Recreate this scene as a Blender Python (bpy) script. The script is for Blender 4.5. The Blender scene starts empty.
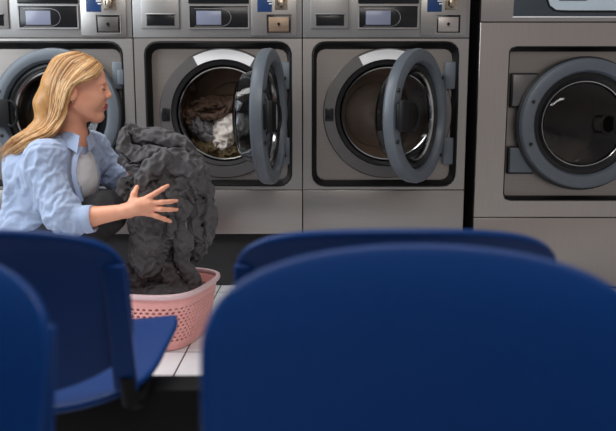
import bpy, bmesh, math, random
import numpy as np
from mathutils import Vector, Matrix
random.seed(7); RNG = np.random.RandomState(7)
SC = bpy.context.scene; COL = SC.collection
PI = math.pi; R = math.radians
# ------------------------------------------------------------------ camera
FPX = 662.0; H = 0.83; PITCH = R(8.2)
CP, SP = math.cos(PITCH), math.sin(PITCH)
def ray(px, py):
    x = (px-308.0)/FPX; u = (215.5-py)/FPX
    return Vector((x, CP+u*SP, -SP+u*CP))
def at(px, py, Y):                       # pixel -> world point on the plane y = Y
    d = ray(px, py); s = Y/d.y
    return Vector((0, 0, H))+d*s
def fl(px, py, Z=0.0):
    d = ray(px, py); s = (Z-H)/d.z
    return Vector((0, 0, H))+d*s
cam = bpy.data.cameras.new('camera'); co = bpy.data.objects.new('camera', cam); COL.objects.link(co)
co.location = (0, 0, H); co.rotation_euler = (PI/2-PITCH, 0, 0)
cam.sensor_width = 36; cam.lens = FPX/616*36; cam.clip_start = 0.02
cam.dof.use_dof = True; cam.dof.focus_distance = 2.75; cam.dof.aperture_fstop = cam.lens/1000/0.0125
SC.camera = co
SC.view_settings.view_transform = 'Standard'; SC.view_settings.look = 'None'
SC.view_settings.gamma = 1; SC.view_settings.exposure = 0.0
# ------------------------------------------------------------------ materials
def newmat(name):
    m = bpy.data.materials.new(name); m.use_nodes = True
    nt = m.node_tree; b = nt.nodes['Principled BSDF']; return m, nt, b
def pm(name, col, rough=.5, metal=0.0, noise=None, bump=0.0, scale=(1, 1, 1), nscale=20, var=.12, spec=None, coat=0, trans=0, sheen=0, ior=None, emit=None, sss=0):
    m, nt, b = newmat(name)
    b.inputs['Base Color'].default_value = (*col, 1); b.inputs['Roughness'].default_value = rough
    b.inputs['Metallic'].default_value = metal
    if spec is not None: b.inputs['Specular IOR Level'].default_value = spec
    if coat: b.inputs['Coat Weight'].default_value = coat; b.inputs['Coat Roughness'].default_value = .15
    if trans: b.inputs['Transmission Weight'].default_value = trans
    if sheen: b.inputs['Sheen Weight'].default_value = sheen
    if ior: b.inputs['IOR'].default_value = ior
    if sss:
        b.inputs['Subsurface Weight'].default_value = sss; b.inputs['Subsurface Radius'].default_value = (.02, .008, .004); b.inputs['Subsurface Scale'].default_value = .5
    if emit: b.inputs['Emission Color'].default_value = (*emit[0], 1); b.inputs['Emission Strength'].default_value = emit[1]
    N = nt.nodes; L = nt.links
    tc = N.new('ShaderNodeTexCoord'); mp = N.new('ShaderNodeMapping'); mp.inputs['Scale'].default_value = scale
    nz = N.new('ShaderNodeTexNoise'); nz.inputs['Scale'].default_value = nscale; nz.inputs['Detail'].default_value = 4
    L.new(tc.outputs['Object'], mp.inputs[0]); L.new(mp.outputs[0], nz.inputs['Vector'])
    mr = N.new('ShaderNodeMapRange'); mr.inputs['From Min'].default_value = .3; mr.inputs['From Max'].default_value = .7
    mr.inputs['To Min'].default_value = 1-var; mr.inputs['To Max'].default_value = 1+var
    L.new(nz.outputs['Fac'], mr.inputs['Value'])
    mx = N.new('ShaderNodeVectorMath'); mx.operation = 'SCALE'; mx.inputs[0].default_value = col
    L.new(mr.outputs[0], mx.inputs['Scale']); L.new(mx.outputs[0], b.inputs['Base Color'])
    if bump:
        bp = N.new('ShaderNodeBump'); bp.inputs['Strength'].default_value = bump; bp.inputs['Distance'].default_value = .002
        L.new(nz.outputs['Fac'], bp.inputs['Height']); L.new(bp.outputs[0], b.inputs['Normal'])
    return m
M = {}
M['steel'] = pm('brushed_steel', (.43, .415, .40), .38, 1, scale=(1, 1, 60), nscale=6, var=.05, bump=.04)
M['steel_v'] = pm('brushed_steel_vertical', (.52, .485, .46), .36, 1, scale=(60, 60, 1), nscale=6, var=.05, bump=.04)
M['panel'] = pm('control_panel_grey', (.36, .355, .35), .42, .85, scale=(1, 1, 40), nscale=6, var=.04)
M['plate'] = pm('door_plate_steel', (.34, .315, .295), .40, 1, scale=(1, 1, 50), nscale=6, var=.05, bump=.03)
M['flange'] = pm('flange_steel', (.19, .185, .185), .42, .85, nscale=8, var=.06)
M['black'] = pm('black_rubber', (.006, .006, .007), .45, nscale=40)
M['blackg'] = pm('black_gloss_plastic', (.005, .006, .008), .25, nscale=20)
M['matte'] = pm('matte_black_rubber', (.004, .004, .005), .5, nscale=40, spec=.3)
M['casing'] = pm('dark_casing', (.02, .02, .022), .6)
M['ring'] = pm('door_ring_grey', (.13, .153, .18), .42, .15, nscale=30, var=.04)
M['chrome'] = pm('polished_steel', (.5, .49, .48), .16, 1, nscale=20, var=.05)
M['drum'] = pm('drum_steel', (.36, .29, .235), .36, 1, scale=(1, 30, 1), nscale=5, var=.2)
M['arc'] = pm('white_label', (.93, .93, .93), .5, nscale=15, var=.04)
M['lcd'] = pm('lcd_glass', (.20, .22, .30), .25, nscale=3, var=.08, emit=((.25, .28, .40), .10))
M['blue'] = pm('blue_label', (.008, .045, .16), .4, nscale=10, var=.05)
M['white'] = pm('white_print', (.75, .76, .78), .5, nscale=10, var=.03)
M['brass'] = pm('coin_mech_metal', (.45, .38, .30), .3, 1, nscale=60, var=.35)
M['tan'] = pm('coin_box_plate', (.34, .25, .18), .42, .7, scale=(1, 1, 30), nscale=8, var=.1)
M['coinsteel'] = pm('coin_box_steel', (.46, .42, .40), .4, .7, scale=(1, 1, 30), nscale=8, var=.08)
M['coindark'] = pm('coin_box_dark', (.13, .12, .115), .4, .7, scale=(1, 1, 30), nscale=8, var=.1)
M['slate'] = pm('slate_panel', (.05, .065, .08), .4, nscale=10, var=.06)
M['paleblue'] = pm('pale_blue_label', (.66, .78, .86), .4, nscale=6, var=.03)
M['chair'] = pm('blue_polypropylene', (.0, .034, .165), .36, nscale=150, bump=.03, var=.05, spec=.22)
M['beam'] = pm('black_steel_beam', (.004, .004, .0045), .65, .0, spec=.2)
M['pink'] = pm('pink_plastic', (.98, .46, .43), .42, nscale=8, var=.04, sss=0)
M['pinkrim'] = pm('pink_rim_plastic', (.86, .62, .64), .35, nscale=8, var=.03)
M['skin'] = pm('skin', (.88, .42, .27), .46, nscale=25, var=.07, bump=.03, sss=.15)
M['lips'] = pm('lips', (.50, .13, .12), .38, nscale=60, var=.08)
M['eye'] = pm('eye_white', (.75, .72, .70), .2)
M['iris'] = pm('eye_dark', (.03, .02, .02), .2)
M['brow'] = pm('brow_hair', (.16, .09, .05), .7)
M['shirt'] = pm('light_blue_cotton', (.40, .50, .70), .85, nscale=60, var=.05, bump=.08, sheen=.2)
M['tee'] = pm('white_cotton', (.90, .90, .93), .85, nscale=60, var=.04)
M['trouser'] = pm('black_denim', (.012, .012, .014), .8, nscale=80)
M['shoe'] = pm('white_shoe', (.6, .6, .6), .6)
M['cloth'] = pm('charcoal_cotton', (.080, .075, .080), .75, nscale=140, var=.10, bump=.15, sheen=.15)
M['hair1'] = pm('blond_hair', (.56, .29, .10), .42, nscale=60, var=.15)
M['hair2'] = pm('light_blond_hair', (.76, .50, .25), .40, nscale=60, var=.12)
M['hair3'] = pm('dark_blond_hair', (.32, .15, .055), .48, nscale=60, var=.15)
M['brown'] = pm('brown_cotton', (.14, .085, .06), .85, nscale=60, var=.2, bump=.1)
M['cream'] = pm('cream_cotton', (.72, .66, .60), .85, nscale=60, var=.08)
M['greycl'] = pm('grey_cotton', (.20, .19, .20), .85, nscale=60, var=.1)
M['olive'] = pm('olive_cotton', (.10, .07, .03), .85, nscale=60, var=.2)
M['wall'] = pm('grey_wall_paint', (.30, .30, .31), .8, nscale=3, var=.04)
def glassmat():
    m, nt, b = newmat('door_glass')
    b.inputs['Base Color'].default_value = (.55, .58, .62, 1); b.inputs['Roughness'].default_value = .03
    b.inputs['Transmission Weight'].default_value = 1; b.inputs['IOR'].default_value = 1.3
    return m
M['glass'] = glassmat()
def tilemat():
    m, nt, b = newmat('floor_tiles'); N = nt.nodes; L = nt.links
    P0 = fl(186, 352); T = .42
    tc = N.new('ShaderNodeTexCoord'); sp = N.new('ShaderNodeSeparateXYZ'); L.new(tc.outputs['Object'], sp.inputs[0])
    outs = []
    for ax, o in (('X', P0.x), ('Y', P0.y)):
        s = N.new('ShaderNodeMath'); s.operation = 'SUBTRACT'; L.new(sp.outputs[ax], s.inputs[0]); s.inputs[1].default_value = o-50*T
        d = N.new('ShaderNodeMath'); d.operation = 'DIVIDE'; L.new(s.outputs[0], d.inputs[0]); d.inputs[1].default_value = T
        f = N.new('ShaderNodeMath'); f.operation = 'FRACT'; L.new(d.outputs[0], f.inputs[0])
        c = N.new('ShaderNodeMath'); c.operation = 'SUBTRACT'; L.new(f.outputs[0], c.inputs[0]); c.inputs[1].default_value = .5
        a = N.new('ShaderNodeMath'); a.operation = 'ABSOLUTE'; L.new(c.outputs[0], a.inputs[0])
        g = N.new('ShaderNodeMath'); g.operation = 'GREATER_THAN'; L.new(a.outputs[0], g.inputs[0]); g.inputs[1].default_value = .5-.0028/T
        outs.append(g)
    mx = N.new('ShaderNodeMath'); mx.operation = 'MAXIMUM'; L.new(outs[0].outputs[0], mx.inputs[0]); L.new(outs[1].outputs[0], mx.inputs[1])
    nz = N.new('ShaderNodeTexNoise'); nz.inputs['Scale'].default_value = 5; nz.inputs['Detail'].default_value = 5
    L.new(tc.outputs['Object'], nz.inputs['Vector'])
    cr = N.new('ShaderNodeValToRGB'); cr.color_ramp.elements[0].color = (.66, .66, .68, 1); cr.color_ramp.elements[1].color = (.84, .84, .85, 1)
    cr.color_ramp.elements[0].position = .3; cr.color_ramp.elements[1].position = .7; L.new(nz.outputs['Fac'], cr.inputs[0])
    mc = N.new('ShaderNodeMix'); mc.data_type = 'RGBA'; L.new(mx.outputs[0], mc.inputs[0]); L.new(cr.outputs[0], mc.inputs[6]); mc.inputs[7].default_value = (.05, .04, .04, 1)
    L.new(mc.outputs[2], b.inputs['Base Color']); b.inputs['Roughness'].default_value = .3
    bp = N.new('ShaderNodeBump'); bp.invert = True; bp.inputs['Distance'].default_value = .002; L.new(mx.outputs[0], bp.inputs['Height']); L.new(bp.outputs[0], b.inputs['Normal'])
    return m
M['tile'] = tilemat()
# ------------------------------------------------------------------ object helpers
def setp(o, label=None, cat=None, group=None, kind=None):
    if label: o['label'] = label
    if cat: o['category'] = cat
    if group: o['group'] = group
    if kind: o['kind'] = kind
    return o
def thing(name, label, cat, loc=(0, 0, 0), rotz=0, group=None):
    o = bpy.data.objects.new(name, None); COL.objects.link(o); o.empty_display_size = .05
    o.location = loc; o.rotation_euler = (0, 0, rotz); return setp(o, label, cat, group)
def link(name, me, mats, parent=None, loc=None, smooth=True):
    o = bpy.data.objects.new(name, me); COL.objects.link(o)
    for m in (mats if isinstance(mats, (list, tuple)) else [mats]): me.materials.append(M[m] if isinstance(m, str) else m)
    if parent: o.parent = parent
    if loc is not None: o.location = loc
    if smooth:
        me.polygons.foreach_set('use_smooth', [True]*len(me.polygons))
    return o
def sharp(o, ang=35):
    o.data.set_sharp_from_angle(angle=R(ang)); return o
class MB:
    def __init__(s): s.bm = bmesh.new()
    def box(s, c, d, bev=0, rot=None, seg=2):
        r = bmesh.ops.create_cube(s.bm, size=1); vs = r['verts']
        bmesh.ops.scale(s.bm, vec=d, verts=vs)
        if bev:
            es = list({e for v in vs for e in v.link_edges})
            rr = bmesh.ops.bevel(s.bm, geom=es, offset=bev, segments=seg, affect='EDGES', profile=.5)
            vs = list({v for f in rr['faces'] for v in f.verts} | {v for v in vs if v.is_valid})
        if rot: bmesh.ops.rotate(s.bm, cent=(0, 0, 0), matrix=rot, verts=vs)
        bmesh.ops.translate(s.bm, vec=c, verts=vs); return s
    def tube(s, pts, r, n=10, closed=False, cap=True):
        pts = [Vector(p) for p in pts]; m = len(pts); rs = r if isinstance(r, (list, tuple)) else [r]*m
        rings = []; up = None
        for i, p in enumerate(pts):
            a = pts[(i-1) % m] if (closed or i > 0) else p; b = pts[(i+1) % m] if (closed or i < m-1) else p
            t = (b-a).normalized()
            if up is None:
                up = t.orthogonal().normalized()
            up = (up-t*up.dot(t)).normalized(); sd = t.cross(up)
            rings.append([s.bm.verts.new(p+(up*math.cos(2*PI*k/n)+sd*math.sin(2*PI*k/n))*rs[i]) for k in range(n)])
        for i in range(m if closed else m-1):
            A, B = rings[i], rings[(i+1) % m]
            for k in range(n): s.bm.faces.new((A[k], A[(k+1) % n], B[(k+1) % n], B[k]))
        if cap and not closed:
            s.bm.faces.new(rings[0][::-1]); s.bm.faces.new(rings[-1])
        return s
    def loops(s, Ls, close=False, capl=False):      # list of loops (equal counts) bridged in order
        vv = [[s.bm.verts.new(p) for p in L] for L in Ls]; n = len(vv[0])
        for i in range(len(vv)-1):
            A, B = vv[i], vv[i+1]
            for k in range(n): s.bm.faces.new((A[k], A[(k+1) % n], B[(k+1) % n], B[k]))
        if close:
            A, B = vv[-1], vv[0]
            for k in range(n): s.bm.faces.new((A[k], A[(k+1) % n], B[(k+1) % n], B[k]))
        if capl: s.bm.faces.new(vv[-1])
        return s
    def build(s, name, mats, parent=None, loc=None, smooth=True, ang=35):
        bmesh.ops.recalc_face_normals(s.bm, faces=s.bm.faces)
        me = bpy.data.meshes.new(name); s.bm.to_mesh(me); s.bm.free()
        o = link(name, me, mats, parent, loc, smooth)
        if smooth: sharp(o, ang)
        return o
def circ(c, r, y, A): return [(c[0]+r*math.cos(a), y, c[1]+r*math.sin(a)) for a in A]
def rrect(c, hw, hh, rad, y, A):
    out = []
    for a in A:
        dx, dz = math.cos(a), math.sin(a); lo, hi = 0, hw+hh
        for _ in range(30):
            t = (lo+hi)/2; qx, qz = abs(t*dx)-hw+rad, abs(t*dz)-hh+rad
            d = math.hypot(max(qx, 0), max(qz, 0))+min(max(qx, qz), 0)-rad
            if d < 0: lo = t
            else: hi = t
        out.append((c[0]+lo*dx, y, c[1]+lo*dz))
    return out
def rectloop(c, x0, x1, z0, z1, y, A):              # rectangle not centred on c, sampled by angle about c
    out = []
    for a in A:
        dx, dz = math.cos(a), math.sin(a); t = 1e9
        if dx > 1e-9: t = min(t, (x1-c[0])/dx)
        if dx < -1e-9: t = min(t, (x0-c[0])/dx)
        if dz > 1e-9: t = min(t, (z1-c[1])/dz)
        if dz < -1e-9: t = min(t, (z0-c[1])/dz)
        out.append((c[0]+t*dx, y, c[1]+t*dz))
    return out
def angs(n, extra=()): return sorted([2*PI*k/n for k in range(n)]+[e % (2*PI) for e in extra])
# ------------------------------------------------------------------ signed-distance modelling
class Field:
    def __init__(s, lo, hi, h):
        s.lo = np.array(lo, np.float32); s.h = h
        s.n = np.ceil((np.array(hi)-np.array(lo))/h).astype(int)+1
        s.F = np.full(s.n, 1.0, np.float32)
    def sl(s, lo, hi):
        a = np.clip(np.floor((np.array(lo)-s.lo)/s.h).astype(int), 0, s.n); b = np.clip(np.ceil((np.array(hi)-s.lo)/s.h).astype(int)+1, 0, s.n)
        ax = [s.lo[i]+s.h*np.arange(a[i], b[i], dtype=np.float32) for i in range(3)]
        X = ax[0][:, None, None]; Y = ax[1][None, :, None]; Z = ax[2][None, None, :]
        return (slice(a[0], b[0]), slice(a[1], b[1]), slice(a[2], b[2])), X, Y, Z
    def comb(s, S, D, k, op):
        F = s.F[S]
        if op == 'add':
            if k <= 0: r = np.minimum(F, D)
            else:
                h = np.maximum(k-np.abs(F-D), 0)/k; r = np.minimum(F, D)-h*h*k/4
        else:
            D = -D
            if k <= 0: r = np.maximum(F, D)
            else:
                h = np.maximum(k-np.abs(F-D), 0)/k; r = np.maximum(F, D)+h*h*k/4
        s.F[S] = r
    def cap(s, a, b, ra, rb=None, k=.01, op='add'):
        rb = ra if rb is None else rb
        a = np.array(a, float); b = np.array(b, float); m = max(ra, rb)+k+3*s.h
        S, X, Y, Z = s.sl(np.minimum(a, b)-m, np.maximum(a, b)+m)
        d = b-a; L = max(d.dot(d), 1e-12)
        t = np.clip(((X-a[0])*d[0]+(Y-a[1])*d[1]+(Z-a[2])*d[2])/L, 0, 1)
        D = np.sqrt((X-a[0]-t*d[0])**2+(Y-a[1]-t*d[1])**2+(Z-a[2]-t*d[2])**2)-(ra+(rb-ra)*t)
        s.comb(S, D.astype(np.float32), k, op); return s
    def poly(s, pts, rs, k=.01, op='add'):
        if not isinstance(rs, (list, tuple)): rs = [rs]*len(pts)
        for i in range(len(pts)-1): s.cap(pts[i], pts[i+1], rs[i], rs[i+1], k, op)
        return s
    def ell(s, c, r, Rm=None, k=.01, op='add'):
        c = np.array(c, float); r = np.array(r, float); m = max(r)+k+3*s.h
        S, X, Y, Z = s.sl(c-m, c+m)
        X = X-c[0]; Y = Y-c[1]; Z = Z-c[2]
        if Rm is not None:
            Q = np.array(Rm).T
            X, Y, Z = (Q[0][0]*X+Q[0][1]*Y+Q[0][2]*Z, Q[1][0]*X+Q[1][1]*Y+Q[1][2]*Z, Q[2][0]*X+Q[2][1]*Y+Q[2][2]*Z)
        k0 = np.sqrt((X/r[0])**2+(Y/r[1])**2+(Z/r[2])**2); k1 = np.sqrt((X/r[0]**2)**2+(Y/r[1]**2)**2+(Z/r[2]**2)**2)
        D = k0*(k0-1)/np.maximum(k1, 1e-6)
        s.comb(S, D.astype(np.float32), k, op); return s
    def mesh(s, smooth=2):
        F = s.F; ins = F < 0
        c = [ins[i:ins.shape[0]-1+i, j:ins.shape[1]-1+j, k:ins.shape[2]-1+k] for i in (0, 1) for j in (0, 1) for k in (0, 1)]
        al = np.logical_and.reduce(c); an = np.logical_or.reduce(c); act = an & ~al
        I = np.argwhere(act); idx = np.full(act.shape, -1, np.int64); idx[tuple(I.T)] = np.arange(len(I))
        P = np.zeros((len(I), 3)); W = np.zeros(len(I))
        offs = [(i, j, k) for i in (0, 1) for j in (0, 1) for k in (0, 1)]
        for o in offs:
            for ax in range(3):
                if o[ax]: continue
                o2 = list(o); o2[ax] = 1
                A = F[I[:, 0]+o[0], I[:, 1]+o[1], I[:, 2]+o[2]]; B = F[I[:, 0]+o2[0], I[:, 1]+o2[1], I[:, 2]+o2[2]]
                x = (A < 0) != (B < 0); t = np.where(x, A/np.where(A == B, 1, A-B), 0)
                p = np.array(o, float)[None, :].repeat(len(I), 0); p[:, ax] += t
                P[x] += p[x]; W[x] += 1
        P = (P/W[:, None]+I)*s.h+s.lo
        Q = []
        for ax in range(3):
            u, v = [(1, 2), (2, 0), (0, 1)][ax]
            sh = np.array(F.shape); a0 = [slice(None)]*3; a1 = [slice(None)]*3
            a0[ax] = slice(0, sh[ax]-1); a1[ax] = slice(1, sh[ax])
            e = ins[tuple(a0)] != ins[tuple(a1)]; E = np.argwhere(e)
            E = E[(E[:, u] > 0) & (E[:, v] > 0) & (E[:, u] < sh[u]-1) & (E[:, v] < sh[v]-1)]
            pos = ins[tuple(E.T)]
            def cell(du, dv):
                c2 = E.copy(); c2[:, u] += du; c2[:, v] += dv; return idx[tuple(c2.T)]
            q = np.stack([cell(-1, -1), cell(0, -1), cell(0, 0), cell(-1, 0)], 1)
            q[~pos] = q[~pos][:, ::-1]; Q.append(q)
        Q = np.concatenate(Q); Q = Q[(Q >= 0).all(1)]
        for _ in range(smooth): P = lap(P, Q, .5)
        return P, Q
def lap(P, Q, w):
    S = np.zeros_like(P); C = np.zeros(len(P))
    for i in range(4):
        for j in (1, 3):
            S += np.stack([np.bincount(Q[:, i], P[Q[:, (i+j) % 4], a], len(P)) for a in range(3)], 1); C += np.bincount(Q[:, i], minlength=len(P))
    C = np.maximum(C, 1); return P*(1-w)+w*S/C[:, None]
def normals(P, Q):
    n = np.cross(P[Q[:, 2]]-P[Q[:, 0]], P[Q[:, 3]]-P[Q[:, 1]]); N = np.zeros_like(P)
    for i in range(4): N += np.stack([np.bincount(Q[:, i], n[:, a], len(P)) for a in range(3)], 1)
    return N/np.maximum(np.linalg.norm(N, axis=1), 1e-12)[:, None]
def vnoise(P, seed=0):
    I = np.floor(P).astype(np.int64); f = P-I; f = f*f*(3-2*f); out = 0
    def hsh(a, b, c):
        h = (a*73856093) ^ (b*19349663) ^ (c*83492791) ^ (seed*2654435761); h = (h ^ (h >> 13))*1274126177 & 0xffffffff
        return ((h ^ (h >> 16)) & 0xffff)/65535.0
    for i in (0, 1):
        for j in (0, 1):
            for k in (0, 1):
                w = (f[:, 0] if i else 1-f[:, 0])*(f[:, 1] if j else 1-f[:, 1])*(f[:, 2] if k else 1-f[:, 2])
                out = out+w*hsh(I[:, 0]+i, I[:, 1]+j, I[:, 2]+k)
    return out
def ridged(P, seed=0, warp=.6):
    W = np.stack([vnoise(P*.7+9, seed+i+1) for i in range(3)], 1)-.5
    v = vnoise(P+W*2*warp, seed); return 1-np.abs(2*v-1)*2      # creases
def wrinkle(P, Q, amp, scale, seed=0, mask=None, fine=.35, warp=.8):
    N = normals(P, Q); d = ridged(P*scale, seed, warp)*amp+ridged(P*np.array(scale)*2.3, seed+7, warp)*amp*fine
    if mask is not None: d = d*mask
    return P+N*d[:, None]
def np_obj(name, P, Q, mats, parent=None, mi=None):
    me = bpy.data.meshes.new(name)
    off = np.array(parent_loc(parent)) if parent else 0
    me.from_pydata((P-off).tolist(), [], Q.tolist()); me.update()
    o = link(name, me, mats, parent)
    if mi is not None: me.polygons.foreach_set('material_index', mi.astype(np.int32)); me.update()
    return o
def parent_loc(p):
    v = Vector((0, 0, 0))
    while p: v = v+p.location; p = p.parent
    return v
# real folds: the fabric is let out by a fraction and settles on a slightly smaller form with cloth physics
def settle(P, Q, P2, Q2, bend, grow, frames, gravity=.15, pin=None):
    o = np_obj('garment', P, Q, 'cloth'); c = np_obj('form', P2, Q2, 'cloth')
    c.modifiers.new('form', 'COLLISION'); c.collision.thickness_outer = .005; c.collision.cloth_friction = 30
    if pin is not None:
        g = o.vertex_groups.new(name='pin')
        for i in np.nonzero(pin > .01)[0]: g.add([int(i)], float(pin[i]), 'REPLACE')
    m = o.modifiers.new('fabric', 'CLOTH'); q = m.settings
    q.quality = 6; q.mass = .3; q.tension_stiffness = 15; q.compression_stiffness = 15; q.shear_stiffness = 8
    q.bending_stiffness = bend; q.shrink_min = -grow; q.air_damping = 4; q.effector_weights.gravity = gravity
    if pin is not None: q.vertex_group_mass = 'pin'; q.pin_stiffness = 1
    k = m.collision_settings; k.use_self_collision = True; k.self_distance_min = .004; k.distance_min = .005; k.collision_quality = 3
    for f in range(1, frames): SC.frame_set(f)
    dg = bpy.context.evaluated_depsgraph_get(); me = bpy.data.meshes.new_from_object(o.evaluated_get(dg))
    V = np.array([v.co for v in me.vertices])
    for x in (o, c): bpy.data.objects.remove(x)
    bpy.data.meshes.remove(me); SC.frame_set(1)
    return V if (len(V) == len(P) and np.isfinite(V).all() and np.abs(V-P).max() < .2) else P
def deepen(P, Q, w, n=14):
    S_ = P
    for _ in range(n): S_ = lap(S_, Q, .5)
    return P+w*(P-S_)
# ------------------------------------------------------------------ the setting
YF = 3.2                                  # plane of the washers' fronts
def struct(name, o): o['kind'] = 'structure'; return o
b = MB(); b.box((0, 1.6, -.05), (7, 5.6, .1)); struct('floor', b.build('floor', 'tile', smooth=False))
b = MB(); b.box((0, 4.35, 1.35), (7, .1, 2.7)); struct('wall_back', b.build('wall_back', 'wall', smooth=False))
zpl = at(220, 234, YF).z
b = MB(); xr = at(472, 115, YF).x
b.box(((-3.0+xr)/2, YF+.47, zpl/2-.001), (xr+3.0, .80, zpl-.006), .004)
struct('trim_1', b.build('trim_1', 'casing', ang=30))
# ------------------------------------------------------------------ washers
def Z(py, px=386, Y=YF): return at(px, py, Y).z
XS = [at(135.5, 110, YF).x, at(302.5, 110, YF).x, at(468.5, 110, YF).x]
def washer(cx, hw, label, group, angle, coin, hoff=.325, RS_=1.0, zoff=0):
    t = thing('washing_machine', label, 'washing machine', (cx, YF, zpl), 0, group)
    def X(px, ref=384.0): return (px-ref)/206.6
    z0 = 0.0; zs = Z(190)-zpl; zc = Z(38)-zpl; zt = zc+.30; g = .0015; th = .03; w = hw-.002
    A0 = angs(96)
    # casing (sides, top, back)
    b = MB()
    b.box((-w+.006, .42, zt/2), (.012, .80, zt)); b.box((w-.006, .42, zt/2), (.012, .80, zt)); b.box((0, .42, zt-.006), (2*w-.024, .80, .012)); b.box((0, .815, zt/2), (2*w-.024, .012, zt-.02)); b.box((0, .42, .006), (2*w-.024, .80, .012))
    b.build('casing', 'casing', t, smooth=False)
    # lower panel
    b = MB(); b.box((0, th/2, (zs-g)/2), (2*w, th, zs-g), .003); b.build('lower_panel', 'steel', t)
    # door surround
    rcz = (Z(41)+Z(187))/2-zpl; rhw = 72.3/206.6; rhh = (Z(41)-Z(187))/2; c = (0, rcz)
    x0, x1, y0, y1 = -w, w, zs+g, zc-g
    ex = [math.atan2(zz-rcz, xx) for xx in (x0, x1) for zz in (y0, y1)]
    A = angs(128, ex)
    b = MB(); b.loops([rectloop(c, x0, x1, y0, y1, th, A), rectloop(c, x0, x1, y0, y1, .002, A), rectloop(c, x0+.002, x1-.002, y0+.002, y1-.002, 0, A),
             rrect(c, rhw, rhh, .062, 0, A), rrect(c, rhw-.003, rhh-.003, .06, .004, A), rrect(c, rhw-.003, rhh-.003, .06, th, A)])
    b.build('front_panel', 'steel', t)
    b = MB(); b.loops([rrect(c, rhw-.003, rhh-.003, .060, .004, A), rrect(c, rhw-.008, rhh-.008, .055, .001, A), rrect(c, rhw-.020, rhh-.026, .045, .035, A), rrect(c, rhw-.025, rhh-.031, .04, .045, A), rrect(c, rhw-.025, rhh-.031, .04, .06, A)])
    b.build('door_recess_frame', 'matte', t)
    # recessed plate with the round opening
    oc = (.018, Z(113.5)-zpl); ro = .222
    b = MB()
    A2 = angs(128)
    Lp = []
    for a in A2:      # rounded rectangle sampled about the opening centre
        dx, dz = math.cos(a), math.sin(a); lo, hi = 0, .8
        for _ in range(30):
            tt = (lo+hi)/2; qx, qz = abs(oc[0]+tt*dx)-(rhw-.024)+.04, abs(oc[1]+tt*dz-rcz)-(rhh-.030)+.04
            d = math.hypot(max(qx, 0), max(qz, 0))+min(max(qx, qz), 0)-.04
            if d < 0: lo = tt
            else: hi = tt
        Lp.append((oc[0]+lo*dx, .05, oc[1]+lo*dz))
    b.loops([Lp, circ(oc, .300, .05, A2)]); b.build('recess_plate', 'plate', t)
    b = MB(); b.loops([circ(oc, .312, .0505, A2), circ(oc, .312, .042, A2), circ(oc, .308, .038, A2), circ(oc, .256, .038, A2), circ(oc, .252, .045, A2)])
    b.build('door_flange', 'flange', t)
    b = MB(); b.loops([circ(oc, .253, .045, A2), circ(oc, .250, .040, A2), circ(oc, .232, .046, A2), circ(oc, .228, .070, A2), circ(oc, .224, .10, A2)])
    b.build('rubber_gasket', 'black', t)
    b = MB(); b.loops([circ(oc, .2245, .060, A2), circ(oc, .222, .056, A2), circ(oc, .217, .060, A2), circ(oc, .215, .10, A2)]); b.build('drum_rim', 'chrome', t)
    # drum: ribbed cylinder and back wall
    b = MB(); Ld = [circ(oc, .216, .10, A2), circ(oc, .285, .14, A2)]
    for i in range(9): Ld.append(circ(oc, .285-.003*(i % 2), .16+.045*i, A2))
    for rr, yy in ((.27, .545), (.18, .535), (.175, .54), (.09, .53), (.03, .525), (.001, .525)): Ld.append(circ(oc, rr, yy, A2))
    b.loops(Ld)
    for k in range(3):
        a = 2*PI*k/3+.5; p0 = (oc[0]+.285*math.cos(a), .16, oc[1]+.285*math.sin(a)); p1 = (p0[0], .52, p0[2]); b.tube([p0, p1], .035, 12)
    b.build('drum', 'drum', t)
    # white arc
    def arc(a0, a1, r0, r1, y0_, y1_, name, mt, par, n=24, cc=oc):
        b = MB(); Ls = []
        for i in range(n+1):
            a = R(a0+(a1-a0)*i/n); q = lambda r, y: (cc[0]+r*math.cos(a), y, cc[1]+r*math.sin(a))
            Ls.append([q(r0, y0_), q(r1, y0_), q(r1, y1_), q(r0, y1_)])
        b.loops(Ls, capl=True); b.bm.faces.ensure_lookup_table()
        return b.build(name, mt, par)
    arc(118, 60, .257, .303, .0355, .0385, 'arc_label', 'arc', t)
    b = MB(); b.box((oc[0]-.282, .036, oc[1]-.005), (.040, .008, .062), .003); b.build('door_lock', 'blackg', t)
    # hinge on the right
    hz = oc[1]
    for s in (1, -1):
        b = MB(); b.box((oc[0]+.300, .035, hz+s*.18), (.062, .032, .13), .008); b.build('hinge', 'ring', t)
    # door
    hx = oc[0]+hoff
    Rm = Matrix.Rotation(R(angle), 3, 'Z')
    hp = Vector((hx, .018, hz+zoff))
    # the doors are modelled closed and swung about the hinge on their right
    A3 = angs(112)
    C0 = (-.318*RS_, 0)
    def place(o):
        o.matrix_parent_inverse = Matrix.Identity(4); o.location = hp; o.rotation_euler = (0, 0, R(angle)); return o
    b = MB(); prof = [(.296, .004), (.303, -.006), (.305, -.032), (.300, -.046), (.292, -.050), (.262, -.054), (.250, -.050), (.243, -.040), (.238, -.010), (.240, .004)]
    b.loops([circ(C0, r_*RS_, y_, A3) for r_, y_ in prof], close=True)
    for s in (1, -1): b.box((-.010, -.012, s*.17), (.030, .022, .07), .005)
    door = place(b.build('door', 'ring', t, ang=28))
    b = MB(); prof = [(.242, -.012), (.240, -.024), (.222, -.030), (.205, -.012), (.203, .006), (.214, .014), (.238, .012)]
    b.loops([circ(C0, r_*RS_, y_, A3) for r_, y_ in prof], close=True); b.build('door_seal', 'blackg', door)
    po = [(.208, .000), (.206, .05), (.196, .085), (.165, .105), (.10, .112), (.001, .114)]
    pi_ = [(.001, .108), (.10, .106), (.162, .099), (.190, .081), (.200, .049), (.202, .000)]
    b = MB(); b.loops([circ(C0, r_*RS_, y_, A3) for r_, y_ in po+pi_], close=True); b.build('glass_bowl', 'glass', door)
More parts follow.
